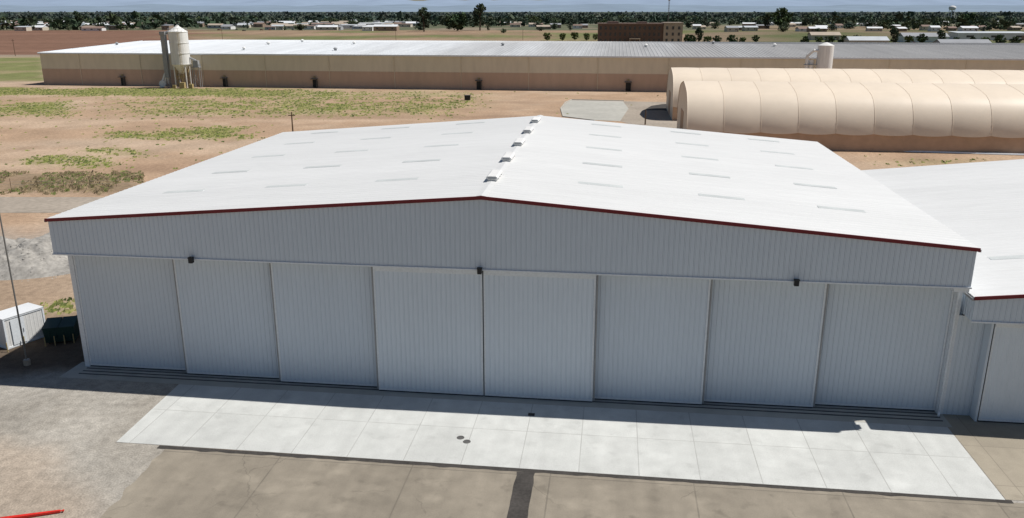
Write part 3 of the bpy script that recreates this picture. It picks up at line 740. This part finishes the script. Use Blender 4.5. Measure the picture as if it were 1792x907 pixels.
for k, (w, hf, z0, shp, tint) in KINDS.items():
    mt = MB(); limbs(mt, 1.0, w); mc = MB(); crown(mc, w, hf-.06, z0, 38, 28, shp, tint)
    tm = mt.build('trunk', M['bark']); cm = mc.build('crown', M['leaf'], color=True)
    proto[k] = (tm.data, cm.data); bpy.data.objects.remove(tm); bpy.data.objects.remove(cm)
    proto['far_'+k] = []
    for var in range(3):
        mb = MB(); limbs(mb, 1.0, w, 1)
        crown(mb, w, hf-.12, z0*.6+.04, 24, 18, shp, lerp(tint, ((.10,.125,.11),(.12,.14,.09),(.09,.12,.12))[var], .45), 0, .15, .24, 9)  # tint mixed towards pale blue-green as painted haze
        o = mb.build('tree', [M['leaf'], M['bark']], color=True); proto['far_'+k].append(o.data); bpy.data.objects.remove(o)
def tree(u, v, hp, kind, label, group=None):
    x, y = G(u, v); h = hp*math.hypot(y, H)/F
    t = empty('tree', (x, y, 0), R.uniform(0,6.28), label, 'tree', group); t.scale = (h, h, h)
    for nm, me in zip(('trunk','crown'), proto[kind]):
        o = bpy.data.objects.new(nm, me); col.objects.link(o); o.parent = t
def ftree(u, v, hp, kind, label, group):
    x, y = G(u, v); h = hp*math.hypot(y, H)/F
    o = bpy.data.objects.new('tree', R.choice(proto['far_'+kind])); col.objects.link(o); o.location = (x, y, 0); o.scale = (h*R.uniform(1.0,1.6), h*R.uniform(1.0,1.6), h)
    o.rotation_euler = (0,0,R.uniform(0,6.28)); tag(o, label, 'tree', group)
tree(840, 53, 43, 'tall', 'tallest dark tree on the skyline, at the middle of the far town')
tree(742, 55, 39, 'tall', 'tall dark tree left of the tallest skyline tree')
tree(800, 54, 30, 'wide', 'broad dark tree between the two tallest skyline trees')
tree(137, 45, 24, 'tall', 'tall dark tree at the far left above the town roofs')
tree(322, 44, 20, 'tall', 'dark tree rising just behind the white silo top')
tree(1366, 50, 33, 'round', 'big dark tree on the skyline right of the brown hotel')
tree(1342, 50, 26, 'tall', 'narrow dark tree just left of the big skyline tree on the right')
tree(1222, 76, 26, 'tall', 'tallest tree directly right of the brown hotel')
tree(1562, 80, 30, 'tall', 'dark narrow tree among the parked cars, right of centre far away')
tree(1644, 82, 28, 'tall', 'dark narrow tree in front of the far right low buildings')
tree(1690, 48, 24, 'wide', 'wide dark skyline tree below the water tower')
for u, v, hp, kd in [(958,71,14,'pale'),(984,71,13,'pale'),(1006,70,14,'pale'),(1027,71,13,'pale'),(1042,70,11,'pale')]:
    tree(u, v, hp, kd, 'small bright green round tree in the row left of the brown hotel', 'young trees left of the hotel')
for u, v, hp, kd in [(1203,76,15,'round'),(1210,78,16,'round'),(1237,78,15,'pale'),(1254,77,14,'round'),(1280,79,17,'round'),(1298,79,14,'pale'),(1322,74,12,'round'),(1452,79,15,'round'),(1475,80,17,'round'),(1500,76,14,'wide'),(1515,80,15,'round'),
                     (1590,78,16,'pale'),(1612,76,16,'round'),(1672,81,15,'round'),(1700,82,16,'round'),(1724,82,17,'pale'),(1748,80,18,'round'),(1775,82,17,'round'),(1408,78,14,'round'),(1432,77,13,'pale')]:
    tree(u, v, hp, kd, 'green tree in the planted lots right of the brown hotel', 'trees right of the hotel')
for i in range(124):
    u = R.uniform(-20, 840); v = R.choice([R.uniform(37,42), R.uniform(39,45), R.uniform(44,53)])
    ftree(u, v, R.uniform(5, 13), R.choice(['round','wide','tall','pale','wide']), 'dark tree scattered among the distant roofs left of the tallest tree', 'town trees on the left')
for i in range(135):
    u = R.uniform(850, 1815); v = R.choice([R.uniform(38,44), R.uniform(40,48), R.uniform(44,58)])
    if 1040 < u < 1200 and v > 50: continue
    ftree(u, v, R.uniform(7, 16), R.choice(['round','wide','tall','pale','wide']), 'dark tree in the distant tree belt right of the tallest tree', 'tree belt on the right')
mb = MB()
for row in range(24):
    D0 = 1120*(1.085**row); wv = D0*.72; n = int(280 + 8*row)
    thr = .12 if row < 4 else -.08 if row < 8 else -.28
    for i in range(n):
        x = -wv + 2*wv*(i+R.random())/n; y = D0*R.uniform(.96,1.04)
        if noise.noise((x*.0026, y*.0016, 4)) < thr: continue
        hh = R.uniform(6, 15)*(1.4 if R.random() < .14 else 1); w = max(hh*R.uniform(.7,1.5), wv/n*1.1)
        haze = min(1, row/16); base = lerp((.05,.072,.04), (.09,.12,.12), haze)  # farther rows get bluer leaf colour, haze put into the tint
        tn = R.uniform(.75, 1.3); wm = R.uniform(-.1, .25)
        for q in range(13):
            a = R.uniform(0,6.28); t_ = R.random(); rr = w*.5*math.sqrt(max(.1,1-(t_*1.1-.1)**2))*R.random()**.4
            p = Vector((x+rr*math.cos(a), y+rr*math.sin(a)*.6, hh*(.08+.85*t_))); s = w*R.uniform(.12,.24); g = R.uniform(.65,1.4)*tn
            e1 = Vector((R.gauss(0,1),R.gauss(0,.6),R.gauss(0,.5))).normalized(); e2 = e1.cross(Vector((R.gauss(0,1),R.gauss(0,1),R.gauss(0,1)))).normalized()
            mb.add([p-e1*s-e2*s*.6,p+e1*s-e2*s*.5,p+e1*s*.7+e2*s*.8,p-e1*s*.8+e2*s*.6],[(0,1,2,3)],0,(base[0]*g*(1+wm), base[1]*g, base[2]*g))
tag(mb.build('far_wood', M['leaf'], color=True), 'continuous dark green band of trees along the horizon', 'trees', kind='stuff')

# ------------------------------------------------------------------ town
def house(u, v, w, d, h, wall, roof, label, group, flat=False, rz=0, name='town_building', cat='building'):
    t = empty(name, (*G(u, v), 0), rz, label, cat, group)
    mb = MB(); mb.box(-w/2, w/2, 0, d, 0, h); mb.build('wall', M[wall], t)
    mb = MB(); o = .5
    if flat:
        mb.add([(-w/2-.2,-.2,h+.003),(w/2+.2,-.2,h+.003),(w/2+.2,d+.2,h+.5),(-w/2-.2,d+.2,h+.5),(-w/2-.2,-.2,h+.35),(w/2+.2,-.2,h+.35),(w/2+.2,d+.2,h+1.2),(-w/2-.2,d+.2,h+1.2)],
               [(0,3,2,1),(4,5,6,7),(0,1,5,4),(1,2,6,5),(2,3,7,6),(3,0,4,7)])
    else:
        r = h + d*.17
        mb.add([(-w/2-o,-o,h-.1),(w/2+o,-o,h-.1),(w/2+o,d/2,r),(-w/2-o,d/2,r),(-w/2-o,d+o,h-.1),(w/2+o,d+o,h-.1)], [(0,1,2,3),(3,2,5,4)])
        mb.add([(-w/2,0,h),(-w/2,d/2,r-.12),(-w/2,d,h),(w/2,0,h),(w/2,d/2,r-.12),(w/2,d,h)], [(0,1,2),(3,5,4)])
    mb.build('roof', M[roof], t)
    n = 2 if w < 18 else 3
    for k in range(n):
        x = -w/2 + w*(k+.5)/n; mb = MB(); mb.box(x-w*.05, x+w*.05, -.06, -.002, h*.4, h*.7); mb.build('window', M['glass'], t)
    mb = MB(); mb.box(w*.5-w*.14, w*.5-w*.06, -.07, -.003, .02, h*.72); mb.build('door', M['w_brown'], t)
RN = {'r_white': 'white', 'r_grey': 'dark grey', 'r_brown': 'brown', 'r_silver': 'silver', 'r_tan': 'tan'}
for i in range(124):
    u = -10 + 740*(i+R.random())/124; v = R.choice([R.uniform(40,45), R.uniform(43,48), R.uniform(46,54)])
    rf_ = R.choice(['r_white','r_white','r_silver','r_grey','r_grey','r_tan','r_brown']); w = R.choice([R.uniform(9, 17), R.uniform(9, 17), R.uniform(16, 34)])
    if 300 < u < 345: continue
    house(u, v, w, R.uniform(8, 15), R.uniform(3.2, 5.6), R.choice(['w_white','w_cream','w_white','w_grey','w_blue','w_brown']), rf_,
          'low distant building with %s roof in the town left of the tallest tree' % RN[rf_], '%s roofed buildings on the left' % RN[rf_], R.random() < .4, R.uniform(-.25,.15))
for i in range(62):
    u = 860 + 940*(i+R.random())/62; v = R.uniform(41, 56)
    if 1035 < u < 1205: continue
    rf_ = R.choice(['r_brown','r_tan','r_grey','r_white','r_silver','r_white'])
    house(u, v, R.uniform(9, 20), R.uniform(8, 12), R.uniform(3.2, 5.0), R.choice(['w_cream','w_white','w_brown']), rf_,
          'low distant building with %s roof among trees right of the tallest tree' % RN[rf_], '%s roofed buildings on the right' % RN[rf_], False, R.uniform(-.2,.2))
house(1740, 70, 60, 22, 5.5, 'w_white', 'r_silver', 'long low white building with silver roof at the far right', None, True, -.1)
house(1520, 82, 26, 14, 4.5, 'w_cream', 'r_silver', 'cream building with grey silver roof beside the far car park', None, False, -.1)
house(1620, 74, 34, 16, 4.5, 'w_white', 'r_grey', 'white building with dark grey roof behind the narrow tree at far right', None, False, -.1)
house(1690, 88, 30, 14, 4.2, 'w_cream', 'r_grey', 'cream house with grey roof just above the warehouse roof at far right', None, False, -.1)
house(1445, 70, 24, 14, 4.2, 'w_cream', 'r_tan', 'cream house with tan roof above the squat white tank', None, False, -.1)

hb = empty('hotel', (*G(1110, 77), 0), -.08, 'three storey dark brown hotel with a paler right end beyond the warehouse', 'building')
mb = MB(); mb.box(-27, 21, 0, 22, 0, 14.2); mb.build('wall', M['brown_wall'], hb)
mb = MB(); mb.box(21.01, 35, -1.2, 20, 0, 14.8); mb.build('wall', M['cream_wall'], hb)
mb = MB(); mb.box(-27.5, 20.9, -.5, 22.5, 14.202, 15.0); mb.box(-20,-12,4,14,15.0,16.2); mb.box(2,9,4,14,15.0,16.0); r = mb.build('roof', M['r_brown'], hb)
mb = MB(); mb.box(20.95, 35.4, -1.6, 20.4, 14.803, 15.6); mb.build('roof', M['r_tan'], hb)
for fl in range(3):
    for k in range(13):
        x = -25.2+k*3.6; mb = MB(); mb.box(x-.75,x+.75,-.06,-.003,1.6+fl*4.4,3.9+fl*4.4); mb.build('window', M['glass'], hb)
    for k in range(3):
        x = 23.5+k*4.4; mb = MB(); mb.box(x-.8,x+.8,-1.26,-1.203,1.8+fl*4.4,4.0+fl*4.4); mb.build('window', M['glass'], hb)
mb = MB(); mb.box(-4,4,-4,-.01,3.6,4.2); mb.box(-3.8,-3.4,-3.9,-3.5,0,3.6); mb.box(3.4,3.8,-3.9,-3.5,0,3.6); mb.build('porch', M['cream_wall'], hb)
x, y = G(1168, 62)
t = empty('radio_mast', (x, y, 0), 0, 'thin lattice mast rising behind the brown hotel', 'mast')
hm = 40.; mb = MB(); pts = [(1.0,0),(-.5,.87),(-.5,-.87)]
for a, b_ in pts: mb.tube((a,b_,0),(a*.3,b_*.3,hm),.14,.1,5)
for k in range(16):
    z0, z1 = hm*k/16, hm*(k+1)/16; s0_, s1_ = 1-.7*k/16, 1-.7*(k+1)/16
    for i in range(3):
        a, b_ = pts[i], pts[(i+1) % 3]; mb.tube((a[0]*s0_,a[1]*s0_,z0),(b_[0]*s1_,b_[1]*s1_,z1),.06,n=4)
mb.build('lattice', M['pole_grey'], t)
mb = MB(); mb.box(-1.2,1.2,-.2,.2,hm-3,hm-1); mb.box(-.9,.9,-.2,.2,hm-7,hm-5.4); mb.build('antenna', M['w_white'], t)
y = 2100.; x = (1660-896)/F*y*.965
t = empty('water_tower', (x, y, 0), 0, 'pale water tower on the horizon at the upper right', 'water tower')
mb = MB(); mb.lathe([(0,24),(3,24.5),(7.5,27),(8.5,30),(7.8,33),(4,35),(0,35.6)], n=24); mb.build('tank', M['w_white'], t, smooth=True)
for k in range(6):
    a = k*math.pi/3; mb = MB(); mb.tube((8*math.cos(a),8*math.sin(a),0),(6.8*math.cos(a),6.8*math.sin(a),27),.5,n=6); mb.build('leg', M['w_white'], t)
mb = MB(); mb.tube((0,0,0),(0,0,24.3),1.1,n=8); mb.build('riser', M['w_white'], t)

# ------------------------------------------------------------------ parked cars far away
def car_proto(colr):
    t = empty('parked_car', (0,0,0))
    mb = MB(); pr = [(-2.2,.35),(-2.25,.8),(-1.9,.95),(.95,.98),(2.0,.82),(2.2,.6),(2.2,.35)]
    vs = [(x,-.88,z) for x,z in pr]+[(x,.88,z) for x,z in pr]; n = len(pr)
    mb.add(vs, [tuple(range(n)), tuple(range(2*n-1,n-1,-1))]+[(i,n+i,n+(i+1)%n,(i+1)%n) for i in range(n)])
    mb.add([(-1.55,-.7,1.42),(.1,-.7,1.42),(.1,.7,1.42),(-1.55,.7,1.42),(-1.5,-.68,1.47),(0,-.68,1.47),(0,.68,1.47),(-1.5,.68,1.47)], [(4,5,6,7),(0,1,5,4),(1,2,6,5),(2,3,7,6),(3,0,4,7)])
    mb.build('body', M[colr], t)
    mb = MB(); mb.add([(-1.95,-.82,.96),(.9,-.82,.985),(.9,.82,.985),(-1.95,.82,.96),(-1.55,-.7,1.415),(.1,-.7,1.415),(.1,.7,1.415),(-1.55,.7,1.415)], [(0,1,5,4),(1,2,6,5),(2,3,7,6),(3,0,4,7)])
    mb.build('cabin_glass', M['glass'], t)
    for x in (-1.35,1.35):
        for y in (-.9,.72):
            mb = MB(); mb.tube((x,y,.32),(x,y+.18,.32),.32,n=12); mb.build('wheel', M['dark'], t)
    return t
cps = {c: car_proto(c) for c in ('c_white','c_black','c_silver','c_red','c_blue')}
used = set()
spots = [(1486+R.uniform(-6,6)+k*10.5, R.choice([77,80,83]), 'in the far car park at the right', 'cars in the far car park') for k in range(28)] + \
        [(385+R.uniform(-10,10)+k*24, R.uniform(51,55), 'in the distant town left of the tallest tree', 'cars in the distant town') for k in range(13)]
for u, v, wh_, gp in spots:
    c = R.choice(list(cps)); o = cps[c] if c not in used else copy_tree(cps[c]); used.add(c)
    o.location = (*G(u, v), 0); o.rotation_euler = (0,0,R.uniform(-.2,.2)+R.choice([0,1.57,1.57]))
    cn = c[2:]; o['label'] = 'small %s car parked %s' % (cn, wh_); o['category'] = 'car'; o['group'] = '%s %s' % (cn, gp)
for c in cps:
    if c not in used:
        for ch in list(cps[c].children): bpy.data.objects.remove(ch)
        bpy.data.objects.remove(cps[c])

# ------------------------------------------------------------------ distant hills
def hills(D0, depth, zf, mat, x0, x1):
    mb = MB(); n = 160; rows = 6
    for j in range(rows+1):
        for i in range(n+1):
            x = x0+(x1-x0)*i/n; t_ = j/rows; y = D0+depth*t_
            z = zf(x)*math.sin(t_*math.pi/2)*(1+.25*noise.noise((x*.0012, t_*3, 1))) - 5*(1-t_)
            mb.v.append((x, y, z)); mb.c.append((1,1,1))
    for j in range(rows):
        for i in range(n): k = j*(n+1)+i; mb.f.append((k,k+1,k+n+2,k+n+1)); mb.m.append(0)
    return tag(mb.build('hills', mat, smooth=True), kind='structure')
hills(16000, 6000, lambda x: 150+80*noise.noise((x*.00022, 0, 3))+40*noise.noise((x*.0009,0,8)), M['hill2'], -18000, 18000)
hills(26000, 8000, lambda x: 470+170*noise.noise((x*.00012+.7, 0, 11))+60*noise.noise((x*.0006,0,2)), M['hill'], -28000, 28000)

# ------------------------------------------------------------------ light, world, camera
sd = Vector((.298, .039, .4605)).normalized()
ld = bpy.data.lights.new('sun', 'SUN'); ld.energy = 4.8; ld.angle = math.radians(.53); ld.color = (1, .96, .90)
lo = bpy.data.objects.new('sun', ld); col.objects.link(lo); lo.rotation_euler = (-sd).to_track_quat('-Z', 'Y').to_euler(); lo.location = (60, 20, 90)
w = bpy.data.worlds.new('World'); scene.world = w; w.use_nodes = True
nt = w.node_tree; bg = nt.nodes['Background']; sk_ = nt.nodes.new('ShaderNodeTexSky'); sk_.sky_type = 'NISHITA'; sk_.sun_disc = False
sk_.sun_elevation = math.asin(sd.z); sk_.sun_rotation = math.atan2(sd.x, sd.y); sk_.air_density = 1.0; sk_.dust_density = .5; sk_.ozone_density = 2.2
nt.links.new(sk_.outputs[0], bg.inputs[0]); bg.inputs[1].default_value = .05
cd = bpy.data.cameras.new('camera'); cd.sensor_width = 36; cd.lens = 36*F/1792; cd.clip_end = 120000; cd.clip_start = .5
co = bpy.data.objects.new('camera', cd); col.objects.link(co); co.location = (0, 0, H); co.rotation_euler = (math.radians(90)-TH, 0, 0)
scene.camera = co
scene.view_settings.view_transform = 'Standard'; scene.view_settings.look = 'None'; scene.view_settings.exposure = 0
